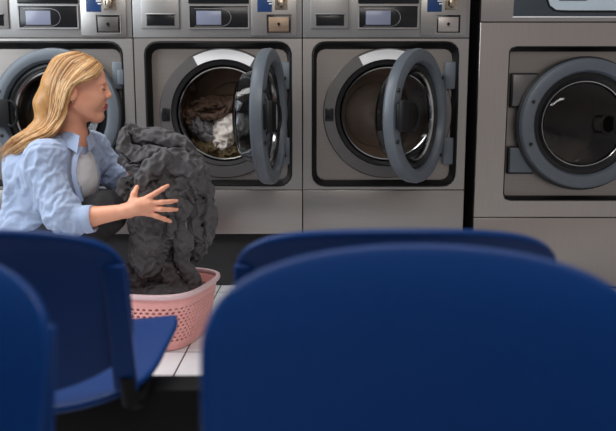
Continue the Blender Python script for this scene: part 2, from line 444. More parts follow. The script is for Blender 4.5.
    b = MB(); prof = [(.2035, -.014), (.2015, -.020), (.195, -.014), (.197, -.004), (.2035, -.004)]
    b.loops([circ(C0, r_*RS_, y_, A3) for r_, y_ in prof], close=True); b.build('glass_trim', 'chrome', door)
    for a in (158, 202, 40, -40):
        b = MB(); q = (C0[0]+.277*math.cos(R(a)), .277*math.sin(R(a)))
        b.loops([circ(q, .0085, -.050, angs(12)), circ(q, .0085, -.0565, angs(12)), circ(q, .0055, -.058, angs(12))], capl=True); b.build('screw', 'black', door)
    # handle: plate with a loop grip standing off the ring
    b = MB(); fx = C0[0]-.290
    b.box((fx+.048, -.078, 0), (.085, .024, .128), .008); b.box((fx+.026, -.060, 0), (.022, .030, .10), .006)
    Lp = [(fx+.098+.034*math.cos(a)*1.0, -.088-.010*math.cos(a), .058*math.sin(a)) for a in [2*PI*k/28 for k in range(28)]]
    b.tube(Lp, .0068, 10, closed=True)
    b.build('door_handle', 'matte', door)
    # control panel
    b = MB(); b.box((0, th/2, (zc+g+zt)/2), (2*w, th, zt-zc-g), .003); cpn = b.build('control_panel', 'panel', t)
    z = lambda py: Z(py)-zpl
    def frame(x0, x1, z0_, z1_, fw, mt, name, par, dpt=.005):
        A = angs(4, ()); b = MB(); cc = ((x0+x1)/2, (z0_+z1_)/2)
        co_ = [(x0, z0_), (x1, z0_), (x1, z1_), (x0, z1_)]; ci = [(x0+fw, z0_+fw), (x1-fw, z0_+fw), (x1-fw, z1_-fw), (x0+fw, z1_-fw)]
        b.loops([[(p[0], .001, p[1]) for p in co_], [(p[0], -dpt, p[1]) for p in co_], [(p[0], -dpt, p[1]) for p in ci], [(p[0], .001, p[1]) for p in ci]])
        return b.build(name, mt, par, smooth=False)
    # detergent drawer
    b = MB(); b.box((X(329), -.004, (z(29)+z(-12))/2), (37/206.6, .010, z(-12)-z(29)), .004); dr = b.build('detergent_drawer', 'panel', t)
    b = MB(); b.box((X(329.5), -.0095, (z(14)+z(26))/2), (27/206.6, .003, z(14)-z(26)), .0012); b.build('drawer_grip', 'blackg', dr)
    b = MB(); b.box((X(329.5), -.013, z(14.6)), (28/206.6, .012, .006), .002); b.build('drawer_lip', 'panel', dr)
    # display
    b = MB(); b.box((X(385.7), -.002, (z(28)+z(6))/2), (56.5/206.6, .006, z(6)-z(28)), .002); dp = b.build('display_panel', 'blackg', t)
    frame(X(356.5), X(415), z(29), z(5), .0055, 'panel', 'display_frame', dp, .009)
    b = MB(); b.box((X(376), -.006, (z(25)+z(11))/2), (24/206.6, .004, z(11)-z(25)), .001); b.build('screen', 'lcd', dp)
    pts = [(X(362), -.0065, z(26.5)), (X(388), -.0065, z(26.5))]+[(X(388)+.046*math.sin(a), -.0065, (z(26.5)+z(9))/2-(z(9)-z(26.5))/2*math.cos(a)) for a in [PI*k/12 for k in range(1, 12)]]+[(X(388), -.0065, z(9)), (X(362), -.0065, z(9))]
    b = MB(); b.tube(pts, .0016, 6); b.build('display_outline', 'panel', dp)
    b = MB(); b.box((X(385.7), -.003, (z(3.5)+z(-14))/2), (58.5/206.6, .010, z(-14)-z(3.5)), .003); b.build('program_panel', 'blackg', t)
    XC = lambda px: X(px-4)
    # coin unit
    b = MB(); b.box((XC(443), -.003, (z(36)+z(-14))/2), (44/206.6, .010, z(-14)-z(36)), .003); cu = b.build('coin_unit', 'steel', t)
    b = MB(); b.box((XC(434), -.009, (z(12)+z(-12))/2), (14/206.6, .004, z(-12)-z(12)), .001); b.build('blue_sticker', 'blue', cu)
    b = MB()
    for i, (dx, dz, ww) in enumerate(((5.2, 1.5, 5), (6, 4.2, 3.5), (5.5, -2, 5))): b.box((XC(434+dx), -.0115, z(dz)), (ww/206.6, .0015, .006), .0005)
    b.build('sticker_print', 'white', cu)
    b = MB(); b.box((XC(450), -.009, (z(10)+z(-10))/2), (12/206.6, .006, z(-10)-z(10)), .001)
    b.box((XC(450), -.020, z(4)), (5/206.6, .020, .030), .003); b.tube([(XC(453), -.012, z(-1)), (XC(453), -.030, z(-1))], .010, 14)
    b.build('coin_slot', 'brass', cu)
    b = MB(); b.box((XC(450), -.0125, z(6.5)), (.004, .003, .018)); b.box((XC(447), -.021, z(4)), (.003, .02, .02)); b.build('coin_slit', 'black', cu)
    b = MB(); b.box((XC(447.5), -.0085, (z(15)+z(33))/2), (24/206.6, .003, z(15)-z(33)), .001); b.build('coin_box_surround', 'blackg', cu)
    frame(XC(435.5), XC(460), z(34), z(14.5), .004, 'chrome' if coin == 'tan' else 'panel', 'coin_box_frame', cu, .014)
    b = MB(); b.box((XC(447.6), -.011, (z(17.5)+z(32))/2), (19.5/206.6, .006, z(17.5)-z(32)), .0015); b.build('coin_box', {'tan': 'tan', 'dark': 'coindark', 'steel': 'coinsteel'}[coin], cu)
    b = MB(); b.tube([(XC(447.6), -.013, z(24.5)), (XC(447.6), -.018, z(24.5))], .007, 14); b.box((XC(447.6), -.0185, z(25.8)), (.003, .002, .010)); b.build('key_lock', 'blackg', cu)
    return t
hw2 = (XS[1]-XS[0])/2; hw3 = (XS[2]-XS[1])/2-.003
cx2 = (XS[0]+XS[1])/2; cx3 = XS[1]+hw3; cx1 = XS[0]-hw2
G1 = 'grey coin washing machines with control strips'
washer(cx1, hw2, 'steel front-load washing machine behind the kneeling woman, its round door closed', G1, 0, 'dark')
washer(cx2, hw2, 'steel front-load washing machine with open door and crumpled laundry in its drum', G1, 82, 'tan', .261, .96, -.019)
washer(cx3, hw3, 'steel front-load washing machine with open door and an empty drum', G1, 57, 'steel', .243, .96, -.016)
# ---- the wider machine on the right
def big_washer():
    xl = at(477.5, 110, YF).x; cx = at(583, 124, YF).x; hw = cx-xl; cz = at(583, 124, YF).z
    t = thing('washing_machine', 'wide steel washing machine at right edge, round door closed and hinged on its left', 'washing machine', (cx, YF, 0))
    zt = 1.62; z22 = at(560, 22, YF).z; z217 = at(560, 217.5, YF).z; th = .03
    b = MB()
    b.box((-hw+.008, .45, zt/2), (.012, .84, zt-.01)); b.box((hw-.008, .45, zt/2), (.012, .84, zt-.01)); b.box((0, .45, zt-.01), (2*hw-.03, .84, .012)); b.box((0, .866, zt/2), (2*hw-.03, .012, zt-.02)); b.box((0, .45, .03), (2*hw-.03, .8, .05))
    b.build('casing', 'casing', t, smooth=False)
    b = MB(); b.box((0, th/2, (.012+z217-.002)/2), (2*hw, th, z217-.002-.012), .003); b.build('lower_panel', 'steel_v', t)
    b = MB(); b.box((0, th/2, (z22+.002+zt)/2), (2*hw, th, zt-z22-.002), .003); b.build('upper_panel', 'steel_v', t)
    rz1, rz0 = at(560, 46, YF).z, at(560, 201, YF).z; rhw = cx-at(506, 120, YF).x; rcz = (rz0+rz1)/2; rhh = (rz1-rz0)/2; c = (0, rcz)
    y0, y1 = z217+.002, z22-.002
    A = angs(128, [math.atan2(zz-rcz, xx) for xx in (-hw, hw) for zz in (y0, y1)])
    b = MB(); b.loops([rectloop(c, -hw, hw, y0, y1, th, A), rectloop(c, -hw, hw, y0, y1, .002, A), rectloop(c, -hw+.002, hw-.002, y0+.002, y1-.002, 0, A),
        rrect(c, rhw, rhh, .03, 0, A), rrect(c, rhw-.003, rhh-.003, .028, .004, A), rrect(c, rhw-.003, rhh-.003, .028, th, A)]); b.build('front_panel', 'steel_v', t)
    b = MB(); b.loops([rrect(c, rhw-.003, rhh-.003, .028, .004, A), rrect(c, rhw-.006, rhh-.006, .026, .002, A), rrect(c, rhw-.008, rhh-.018, .022, .030, A), rrect(c, rhw-.011, rhh-.021, .02, .045, A), rrect(c, rhw-.011, rhh-.021, .02, .06, A)])
    b.build('door_recess_frame', 'matte', t)
    oc = (0, cz); A2 = angs(128); Lp = []
    for a in A2:
        dx, dz = math.cos(a), math.sin(a); lo, hi = 0, .8
        for _ in range(30):
            tt = (lo+hi)/2; qx, qz = abs(oc[0]+tt*dx)-(rhw-.010)+.02, abs(oc[1]+tt*dz-rcz)-(rhh-.020)+.02
            d = math.hypot(max(qx, 0), max(qz, 0))+min(max(qx, qz), 0)-.02
            if d < 0: lo = tt
            else: hi = tt
        Lp.append((oc[0]+lo*dx, .05, oc[1]+lo*dz))
    b = MB(); b.loops([Lp, circ(oc, .24, .05, A2)]); b.build('recess_plate', 'plate', t)
    b = MB(); Ld = [circ(oc, .242, .049, A2), circ(oc, .225, .08, A2), circ(oc, .29, .16, A2), circ(oc, .29, .55, A2), circ(oc, .001, .56, A2)]; b.loops(Ld); b.build('drum', 'drum', t)
    # square door backing plates top-left and bottom-left
    for (py0, py1) in ((74, 106), (148, 173)):
        z1, z0 = at(540, py0, YF).z, at(540, py1, YF).z
        b = MB(); b.box((-.277, .034, (z0+z1)/2), (.122, .03, z1-z0), .008); b.build('hinge_plate', 'ring' if py0 > 100 else 'flange', t)
        b = MB(); b.box((-.280, .038, (z0+z1)/2), (.130, .024, z1-z0+.016), .008); b.build('hinge_plate_seal', 'black', t)
    b = MB(); prof = [(.308, .04), (.317, .030), (.318, .004), (.308, -.002), (.296, .002)]; b.loops([circ(oc, r_, y_, A2) for r_, y_ in prof]); b.build('door_gasket', 'black', t)
    b = MB(); prof = [(.296, .028), (.307, .010), (.308, -.022), (.302, -.036), (.294, -.040), (.262, -.044), (.250, -.040), (.243, -.030), (.238, .0), (.24, .02)]
    b.loops([circ((0, 0), r_, y_, A2) for r_, y_ in prof], close=True); door = b.build('door', 'ring', t, loc=(0, 0, cz), ang=28)
    b = MB(); prof = [(.242, -.004), (.240, -.018), (.222, -.020), (.196, -.002), (.194, .016), (.214, .024), (.238, .022)]
    b.loops([circ((0, 0), r_, y_, A2) for r_, y_ in prof], close=True); b.build('door_seal', 'blackg', door)
    po = [(.200, .010), (.198, -.01), (.17, -.028), (.10, -.04), (.001, -.044)]; pi_ = [(.001, -.038), (.10, -.034), (.165, -.022), (.190, -.006), (.194, .010)]
    b = MB(); b.loops([circ((0, 0), r_, y_, A2) for r_, y_ in po+pi_], close=True); b.build('glass_bowl', 'glass', door)
    b = MB(); prof = [(.2035, -.004), (.2015, -.012), (.193, -.008), (.195, .006), (.2035, .006)]
    b.loops([circ((0, 0), r_, y_, A2) for r_, y_ in prof], close=True); b.build('glass_trim', 'chrome', door)
    for a in (158, 200, 20, -20):
        b = MB(); q = (.277*math.cos(R(a)), .277*math.sin(R(a)))
        b.loops([circ(q, .0085, -.040, angs(12)), circ(q, .0085, -.0465, angs(12)), circ(q, .0055, -.048, angs(12))], capl=True); b.build('screw', 'black', door)
    b = MB(); Lp = [(.085+.034*math.cos(a), -.085, .045*math.sin(a)) for a in [2*PI*k/28 for k in range(28)]]
    b.tube(Lp, .0058, 10, closed=True); b.box((.20, -.085, 0), (.19, .020, .085), .008); b.box((.28, -.062, 0), (.03, .03, .08), .005)
    b.build('door_handle', 'matte', door)
    # upper slate panel with a pale sign
    xs0 = at(513.5, 10, YF).x-cx; zs0 = at(560, 16.5, YF).z
    b = MB(); b.box(((xs0+hw-.03)/2, -.001, (zs0+1.55)/2), (hw-.03-xs0, .006, 1.55-zs0), .001); sp = b.build('sign_panel', 'slate', t)
    b = MB(); b.box(((xs0+hw-.03)/2, -.004, zs0-.003), (hw-.03-xs0+.006, .008, .006), .001); b.build('sign_trim', 'arc', sp)
    xa = at(547.5, 5, YF).x-cx; za = at(580, 10.5, YF).z; A = angs(96); hh = .16; hwd = .42
    for nm, mt, gx, y_ in (('sign_border', 'blackg', .010, -.0055), ('sign_face', 'paleblue', 0, -.0075)):
        cc = (xa+hwd, za+hh); b = MB(); b.loops([rrect(cc, hwd+gx, hh+gx, .055+gx, -.002, A), rrect(cc, hwd+gx, hh+gx, .055+gx, y_, A)], capl=True)
        b.build(nm, mt, sp, smooth=False)
    b = MB(); b.box((at(572, 1, YF).x-cx, -.009, at(572, -1.5, YF).z), (.128, .003, .022), .001); b.build('sign_lettering', 'slate', sp)
    return t
big_washer()
# ------------------------------------------------------------------ chairs
def shell(fn, nu, nv, th):
    b = MB(); 
    F = [[Vector(fn(-1+2*i/nu, -1+2*j/nv)) for i in range(nu+1)] for j in range(nv+1)]
    vs = [[b.bm.verts.new(p) for p in row] for row in F]
    for j in range(nv):
        for i in range(nu): b.bm.faces.new((vs[j][i], vs[j][i+1], vs[j+1][i+1], vs[j+1][i]))
    return b
def sq2disc(u, v, e=.72):           # square -> rounded (superellipse-like) outline
    m = max(abs(u), abs(v)); 
    if m < 1e-6: return 0, 0
    n = 5.0; r = (abs(u/m)**n+abs(v/m)**n)**(1/n); return u/r, v/r
def make_chair(loc, rotz, label, group, arch=.016, top=.682, wb=.231):
    t = thing('waiting_chair', label, 'chair', loc, rotz, group)
    W = .231
    def back(u, v):
        u, v = sq2disc(u, v)
        zt, zb = top, .400
        zc = (zt+zb)/2; hh = (zt-zb)/2
        z = zc+hh*v-arch*u*u*(v > 0)*v+.050*u*u*(v < 0)*(-v)
        s = (z-zb)/(zt-zb)
        return (wb*u*(1-.02*(1-v)), -.165-.080*max(s, 0)**1.6+.045*u*u-.012*max(0, v)**4+.012*v*v, z)
    def finish(b, name, th, mt='chair', sub=1):
        o = b.build(name, mt, t, ang=80)
        m = o.modifiers.new('thickness', 'SOLIDIFY'); m.thickness = th; m.offset = 0
        m = o.modifiers.new('round', 'BEVEL'); m.width = th*.42; m.segments = 3; m.angle_limit = R(50); m.limit_method = 'ANGLE'
        return o
    finish(shell(back, 40, 24, 0), 'backrest', .013)
    def seat(u, v):
        u, v = sq2disc(u, v); y = .04+.195*v
        z = .408-.014*(1-u*u)*(1-.4*v)+.016*v-.030*max(0, v-.75)*4*.5+.010*abs(u)**3
        if v < 0: y += .035*u*u*(-v)
        return (W*u, y, z)
    st = finish(shell(seat, 40, 34, 0), 'seat', .012)
    for s in (-1, 1):
        b = MB(); b.tube([(s*.175, .165, .418), (s*.175, .165, .4215)], .006, 12); b.build('seat_rivet', 'chrome', st)
    for s in (-1, 1):
        # blue side upright from back to seat and the black bracket under it
        b = MB(); n = 10; Ls = []
        for i in range(n+1):
            q = i/n; z = .62-.215*q; y = -.185+.050*q; w2 = .016+.003*q; xo = s*(wb-.020-.002*q)
            Ls.append([(xo-w2, y-.006, z), (xo+w2, y-.006, z), (xo+w2, y+.007, z), (xo-w2, y+.007, z)])
        b.loops(Ls, capl=True); b.bm.faces.new([b.bm.verts[k] for k in range(4)]) if b.bm.verts.ensure_lookup_table() is None else None
        o = b.build('side_upright', 'chair', t, ang=40)
        m = o.modifiers.new('round', 'BEVEL'); m.width = .004; m.segments = 3; m.limit_method = 'ANGLE'
        b = MB(); b.tube([(s*(W-.024), -.140, .432), (s*(W-.024), -.130, .385), (s*(W-.026), -.09, .368), (s*(W-.03), -.01, .366)], .014, 12)
        b.build('mounting_bracket', 'beam', t)
    return t
GB = 'waiting chairs in the row facing the washers'; GA = 'waiting chairs in the near row'
YB = 1.135; YA = .478
make_chair((.131, YB, 0), 0, 'blue plastic waiting chair mostly hidden behind the large nearest chair', GB, wb=.244)
make_chair((-.490, YB, 0), 0, 'blue plastic waiting chair on the left showing its pale-lit seat beside the pink basket', GB, wb=.224)
make_chair((.120, YA, 0), PI, 'large blurred blue chair back filling the lower right foreground', GA, .028, .694)
make_chair((-.488, YA, 0), PI, 'blurred blue chair back cut off by the left edge in the foreground', GA, .028, .694)
for y, lb in ((YB-.01, 'black steel beam under the far row of blue chairs'), (YA+.01, 'black steel beam under the near row of blue chairs')):
    t = thing('seat_beam', lb, 'chair beam', (0, y, 0))
    b = MB(); b.box((0, 0, .318), (2.3, .07, .102), .006); b.build('beam', 'beam', t)
    for s in (-1, 1):
        b = MB(); b.box((s*1.02, 0, .16), (.05, .05, .28), .005); b.box((s*1.02, 0, .0205), (.06, .30, .03), .006); b.build('leg', 'beam', t)
# ------------------------------------------------------------------ laundry basket
def V3(v): return np.array(v, float)
BK = Vector((-.640, 2.512, 0)); BR = R(-13)
def basket():
    t = thing('laundry_basket', 'pink woven-pattern plastic laundry basket on the tiled floor', 'basket', BK, BR)
    A = [2*PI*k/160 for k in range(160)]
    def lp(s, z, a=.262, b_=.225, n=3.8):
        out = []
        for th in A:
            c, d = math.cos(th), math.sin(th); r = (abs(c)**n+abs(d)**n)**(-1/n); out.append((a*s*c*r, b_*s*d*r, z))
        return out
    # lattice wall: rows of quads with holes left open in a staggered pattern
    zs = [.004, .030]+[.030+.0068*i for i in range(1, 23)]+[.196, .206]
    b = MB(); bm = b.bm
    NN = 320; A = [2*PI*k/NN for k in range(NN)]
    sc = lambda z: .86+.14*(z/.214)**.8
    rows = [[bm.verts.new(p) for p in lp(sc(z), z)] for z in zs]
    for i in range(len(zs)-1):
        for k in range(NN):
            hole = 2 <= i <= 22 and i % 2 == 0 and (k+(i//2 % 2)*2) % 4 < 2 and not (i >= 22)
            if hole: continue
            bm.faces.new((rows[i][k], rows[i][(k+1) % NN], rows[i+1][(k+1) % NN], rows[i+1][k]))
    cv = bm.verts.new((0, 0, .004))
    for k in range(NN): bm.faces.new((rows[0][(k+1) % NN], rows[0][k], cv))
    o = b.build('basket_wall', 'pink', t, ang=60); m = o.modifiers.new('thickness', 'SOLIDIFY'); m.thickness = .003; m.offset = 0
    A = [2*PI*k/120 for k in range(120)]
    b = MB(); b.loops([lp(.985, .204), lp(1.0, .200), lp(1.035, .202), lp(1.05, .209), lp(1.045, .218), lp(1.02, .222), lp(.99, .219)], close=True); b.build('rim', 'pinkrim', t, ang=60)
    for sx, sy in ((1, 1), (1, -1), (-1, 1), (-1, -1)):
        b = MB(); b.tube([(sx*.17, sy*.11, -.0), (sx*.17, sy*.11, .004)], .012, 10); b.build('foot', 'black', t)
    return t
basket()
# ------------------------------------------------------------------ the woman
def PX(px, py, Y): return V3(at(px, py, Y))
wl = Vector((-1.02, 2.47, 0))
woman = thing('person', 'crouching woman with long blond hair in light blue shirt loading dark laundry', 'person', wl)
RS, LS = PX(46, 154, 2.33), PX(93, 146, 2.60)
RE, RW = PX(66, 221, 2.27), PX(129, 210.5, 2.262)
LE, LW = PX(112, 172, 2.66), PX(140, 178, 2.58)
NB = PX(72, 140, 2.47); HO = PX(79.5, 92, 2.45)
WA = PX(40, 215, 2.50); HP = PX(22, 262, 2.50)
fwd = V3((math.cos(R(33)), -math.sin(R(33)), 0))
# head frame
th_ = R(6); yaw = R(-10)
hx_ = V3((math.cos(th_)*math.cos(yaw), -math.sin(yaw)*math.cos(th_), -math.sin(th_))); hy_ = V3((math.sin(yaw), math.cos(yaw), 0)); hz_ = np.cross(hx_, hy_)
HR = np.stack([hx_, hy_, hz_], 1)
def hd(x, y, z): return HO+HR @ V3((x, y, z))
RH, LH = HP+V3((.0, -.09, 0)), HP+V3((.0, .09, 0))
RK, LK = PX(106, 212, 2.36), PX(105, 208, 2.64)
RA, LA = V3((-1.15, 2.36, .09)), V3((-1.12, 2.74, .09))
F = Field((-1.46, 2.05, 0.0), (-.40, 2.85, 1.14), .0036)
# torso & limbs of the body
F.cap(HP, WA, .11, .10, .05); F.cap(WA, PX(56, 180, 2.47), .10, .105, .05)
F.cap(RS, LS, .048, .048, .05)
F.cap(PX(66, 152, 2.47), NB, .06, .052, .04)
F.cap(RS, RE, .043, .038, .03); F.cap(LS, LE, .043, .038, .03); F.cap(LE, LW, .036, .024, .02)
mid = RE*.62+RW*.38
F.cap(RE, mid, .038, .034, .015); F.cap(mid, RW, .034, .0235, .015)
for h_, k_, a_ in ((RH, RK, RA), (LH, LK, LA)):
    F.cap(h_, k_, .082, .055, .05); F.cap(k_, a_, .052, .035, .03); F.cap(a_, a_+V3((.13, 0, -.05)), .033, .022, .02)
F.ell(PX(58, 178, 2.47), (.130, .134, .130), None, .04)
F.cap(NB, PX(73, 170, 2.455), .05, .075, .03)
# neck and head
F.cap(NB+V3((-.008, 0, .01)), hd(-.018, 0, -.045), .052, .050, .03)
F.ell(hd(-.008, 0, .045), (.098, .077, .086), HR, .01)
F.ell(hd(.030, 0, -.018), (.060, .061, .080), HR, .025)
for s in (-1, 1):
    F.cap(hd(-.002, s*.048, -.045), hd(.066, s*.012, -.088), .017, .015, .025)
    F.ell(hd(.058, s*.036, -.028), (.026, .022, .026), HR, .02)
    F.ell(hd(.078, s*.028, .041), (.016, .022, .009), HR, .014)
    F.ell(hd(.097, s*.031, .021), (.016, .016, .011), HR, .012, 'sub')
    F.ell(hd(.0775, s*.031, .022), (.0135, .014, .0115), HR, .004)
    F.ell(hd(.099, s*.010, -.0065), (.0095, .008, .007), HR, .006)
    F.ell(hd(.070, s*.034, -.012), (.022, .020, .018), HR, .02)
F.ell(hd(.076, 0, -.080), (.016, .019, .014), HR, .016)
F.cap(hd(.090, 0, .034), hd(.1025, 0, .006), .0070, .0080, .012); F.ell(hd(.1055, 0, .001), (.009, .0092, .0082), HR, .008)
F.ell(hd(.082, 0, -.040), (.016, .026, .020), HR, .014)
F.cap(hd(.091, -.023, -.033), hd(.0975, 0, -.0355), .0032, .0050, .005); F.cap(hd(.091, .023, -.033), hd(.0975, 0, -.0355), .0032, .0050, .005)
F.cap(hd(.089, -.020, -.043), hd(.0955, 0, -.0475), .0034, .0060, .005); F.cap(hd(.089, .020, -.043), hd(.0955, 0, -.0475), .0034, .0060, .005)
F.cap(hd(.105, -.025, -.037), hd(.105, 0, -.041), .0024, .0024, .003, 'sub'); F.cap(hd(.105, .025, -.037), hd(.105, 0, -.041), .0024, .0024, .003, 'sub')
for s in (-1, 1):
    F.ell(hd(-.010, s*.082, -.008), (.017, .012, .031), HR, .005); F.ell(hd(-.004, s*.095, -.004), (.0095, .008, .019), HR, .003, 'sub')
# right hand: palm and five digits
def px3(l): return [PX(*q) for q in l]
Yh = 2.255
F.poly(px3([(128, 210, Yh), (139, 206.5, Yh-.004), (149, 204.5, Yh-.006)]), [.0225, .025, .020], .02)
for kx, ky in ((148, 198), (151, 203), (151.5, 208.5), (148.5, 213.5)): F.cap(PX(133, 208, Yh), PX(kx, ky, Yh-.004), .016, .0115, .012)
DG = [[(148, 197.5, Yh-.006), (156, 193.0, Yh-.014), (163, 188.5, Yh-.004), (168, 185.4, Yh+.010)],
      [(152, 203, Yh-.008), (162, 202.3, Yh-.018), (170.5, 201.6, Yh-.008), (177, 200.8, Yh+.010)],
      [(152, 208.5, Yh-.006), (161.5, 209.3, Yh-.016), (170, 209.6, Yh-.006), (177, 209.6, Yh+.010)],
      [(149, 213.5, Yh-.002), (157, 216.3, Yh-.010), (164.5, 219.2, Yh-.002), (170.5, 221.5, Yh+.010)]]
for d in DG: F.poly(px3(d), [.0100, .0092, .0082, .0066], .004)
F.poly(px3([(131, 208, Yh), (132.5, 201, Yh+.002), (134, 194, Yh+.010), (137, 187, Yh+.026)]), [.0165, .0125, .0105, .0085], .008)
# left hand (supports the bundle from behind)
F.poly([LW, LW+V3((.045, -.03, .01)), LW+V3((.075, -.05, .012))], [.024, .024, .018], .015)
for j in range(4):
    q = LW+V3((.075, -.05, .035-.018*j)); F.poly([q, q+V3((.035, -.03, .004-.004*j)), q+V3((.055, -.055, .004-.006*j))], [.0098, .009, .007], .005)
F.poly([LW, LW+V3((.03, -.04, .035)), LW+V3((.055, -.065, .04))], [.016, .012, .009], .01)
P, Q = F.mesh(2)
# colour the lips by where they are on the face
fc = P[Q].mean(1); L_ = (fc-HO) @ HR
lip = ((L_[:, 0] > .0875) & (np.abs(L_[:, 1]) < .023) & (L_[:, 2] < -.0315) & (L_[:, 2] > -.0535))
body = np_obj('body', P, Q, ['skin', 'lips'], woman, lip.astype(int))
wloc = V3(wl)
def loc_pts(pts): return [tuple(V3(p)-wloc) for p in pts]
for s in (-1, 1):
    b = MB(); b.tube(loc_pts([hd(.0880, s*.018, .0405), hd(.0875, s*.028, .0455), hd(.077, s*.045, .043)]), [.0026, .0034, .0016], 8); b.build('eyebrow', 'brow', woman)
    b = MB(); b.tube(loc_pts([hd(.0890, s*.022, .0185), hd(.0920, s*.031, .0170), hd(.0850, s*.0425, .0188)]), [.0012, .0022, .0014], 8); b.build('eyelashes', 'iris', woman)
b = MB()
q = V3(hd(-.006, -.090, -.041))-wloc; bmesh.ops.create_icosphere(b.bm, subdivisions=2, radius=.0035, matrix=Matrix.Translation(q)); b.build('earring', 'chrome', woman)
# trousers and shoes
T = Field((-1.4, 2.1, 0.0), (-.45, 2.9, .75), .007)
for h_, k_, a_ in ((RH, RK, RA), (LH, LK, LA)):
    T.cap(h_, k_, .098, .070, .05); T.cap(k_, a_, .068, .050, .03)
T.cap(HP, WA, .125, .115, .05)
P, Q = T.mesh(2); P = wrinkle(P, Q, .006, 14, 3); np_obj('trousers', P, Q, 'trouser', woman)
for a_ in (RA, LA):
    T = Field(a_-V3((.15, .1, .09)), a_+V3((.28, .1, .1)), .006)
    T.cap(a_+V3((-.03, 0, -.045)), a_+V3((.15, 0, -.055)), .042, .033, .02); T.cap(a_, a_+V3((-.02, 0, -.03)), .045, .045, .02)
    P, Q = T.mesh(1); P[:, 2] = np.maximum(P[:, 2], .002); np_obj('shoe', P, Q, 'shoe', woman)
# shirt
def shirt_form(i, h):
    S = Field((-1.50, 2.0, .16), (-.45, 2.92, .94), h)
    A_ = lambda r_: max(.01, r_-i)
    def E(c, r_, k): S.ell(c, V3(r_)-i, None, k)
    S.cap(RS+V3((0, 0, -.005)), LS+V3((0, 0, -.005)), A_(.062), A_(.058), .04)
    E(PX(57, 178, 2.47), (.150, .155, .145), .06)
    E(PX(44, 218, 2.49), (.150, .150, .14), .06)
    E(PX(28, 250, 2.50), (.175, .165, .12), .06)
    E(PX(24, 168, 2.44), (.060, .10, .10), .07)
    S.cap(PX(70, 146, 2.50), PX(72, 141, 2.48), A_(.066), A_(.058), .04)
    S.cap(PX(42, 160, 2.33), PX(62, 212, 2.28), A_(.062), A_(.060), .03)
    S.cap(PX(62, 212, 2.28), PX(70, 222, 2.27), A_(.060), A_(.052), .03); S.cap(PX(70, 221, 2.27), PX(88, 218.5, 2.265), A_(.050), A_(.043), .02)
    S.cap(LS, LE, A_(.058), A_(.052), .03); S.cap(LE, LE*.45+LW*.55, A_(.052), A_(.040), .02)
    S.cap(PX(97.5, 218, 2.265), PX(125, 214, 2.262), .052+i*.2, .05, .001, 'sub')
    S.cap(NB+V3((.012, -.004, .006)), hd(-.018, 0, -.045), .056+i, .066+i, .006, 'sub')
    S.poly([PX(85, 133, 2.42), PX(81.5, 150, 2.39), PX(77, 172, 2.350), PX(73, 190, 2.33)], [.034+i, .029+i, .025+i, .018+i], .008, 'sub')
    return S.mesh(2)
P, Q = shirt_form(0, .0090)
def segd(P, a, b):
    d = b-a; t = np.clip(((P-a) @ d)/(d @ d), 0, 1); return np.linalg.norm(P-a-t[:, None]*d, axis=1)
pin = np.zeros(len(P))
for a_, b_, r_ in ((NB, hd(-.018, 0, -.045), .078), (PX(85, 133, 2.42), PX(81.5, 150, 2.39), .048), (PX(81.5, 150, 2.39), PX(77, 172, 2.350), .044), (PX(77, 172, 2.350), PX(73, 190, 2.33), .034), (PX(91, 218, 2.265), PX(96, 217, 2.265), .062)):
    pin = np.maximum(pin, (segd(P, a_, b_) < r_)*1.0)
P2, Q2 = shirt_form(.013, .012)
V = settle(P, Q, P2, Q2, 7.0, .11, 26, .5, pin); V = lap(V, Q, .3)
sh = np_obj('shirt', V, Q, 'shirt', woman); m = sh.modifiers.new('smooth', 'SUBSURF'); m.levels = m.render_levels = 2
# rolled cuff, collar flaps, placket
def strip(pts, w, th, name, mt, nrm):            # ribbon swept through points, width vector per point
    b = MB(); Ls = []
    for p, wv, n in zip(pts, w, nrm):
        p = V3(p)-wloc; wv = V3(wv); n = V3(n)*th
        Ls.append([tuple(p-n), tuple(p+wv*.5-n*1.3), tuple(p+wv-n), tuple(p+wv+n), tuple(p+wv*.5+n*1.3), tuple(p+n)])
    b.loops(Ls, capl=True); return b.build(name, mt, woman, ang=50)
C1, C2 = PX(84.5, 219.5, 2.266), PX(92, 218.5, 2.265); ax = (C2-C1)/np.linalg.norm(C2-C1); u_ = np.cross(ax, V3((0, 1, 0))); u_ /= np.linalg.norm(u_); v_ = np.cross(ax, u_)
b = MB(); Ls = []
for r_, o_ in ((.043, .0), (.049, .002), (.0485, .016), (.047, .031), (.0445, .034), (.041, .031), (.041, .006)):
    Ls.append([tuple(C1+ax*o_+(u_*math.cos(a)*(r_+.0012*math.sin(5*a))+v_*math.sin(a)*r_)-wloc) for a in [2*PI*k/48 for k in range(48)]])
b.loops(Ls, close=True); b.build('rolled_cuff', 'shirt', woman, ang=60)
# collar: near flap and far flap around the neck
cp = [(58, 133, 2.475), (60.5, 135, 2.425), (66, 135, 2.392), (73, 136, 2.372), (80, 139.5, 2.352)]
hv = [(-.020, -.01, -.022), (-.018, -.022, -.032), (-.004, -.030, -.045), (.002, -.028, -.058), (-.008, -.012, -.060)]
strip([PX(*p)+V3((0, 0, .012)) for p in cp], hv, .0022, 'collar', 'shirt', [(0, -1, .3)]*5)
cp = [(84, 130.5, 2.55), (89, 132, 2.50), (90, 136, 2.45), (86.5, 140, 2.39)]
hv = [(.014, .01, -.026), (.020, -.006, -.032), (.022, -.014, -.040), (.010, -.010, -.050)]
strip([PX(*p)+V3((0, 0, .008)) for p in cp], hv, .0022, 'collar', 'shirt', [(.6, -.6, .3)]*4)
strip([PX(*p) for p in ((79, 146, 2.372), (73.5, 156, 2.338), (71.5, 168, 2.322), (72.5, 180, 2.314), (76, 192, 2.316), (80, 203, 2.326))], [(.016, .002, -.004)]*6, .0022, 'placket', 'shirt', [(0, -1, 0)]*6)
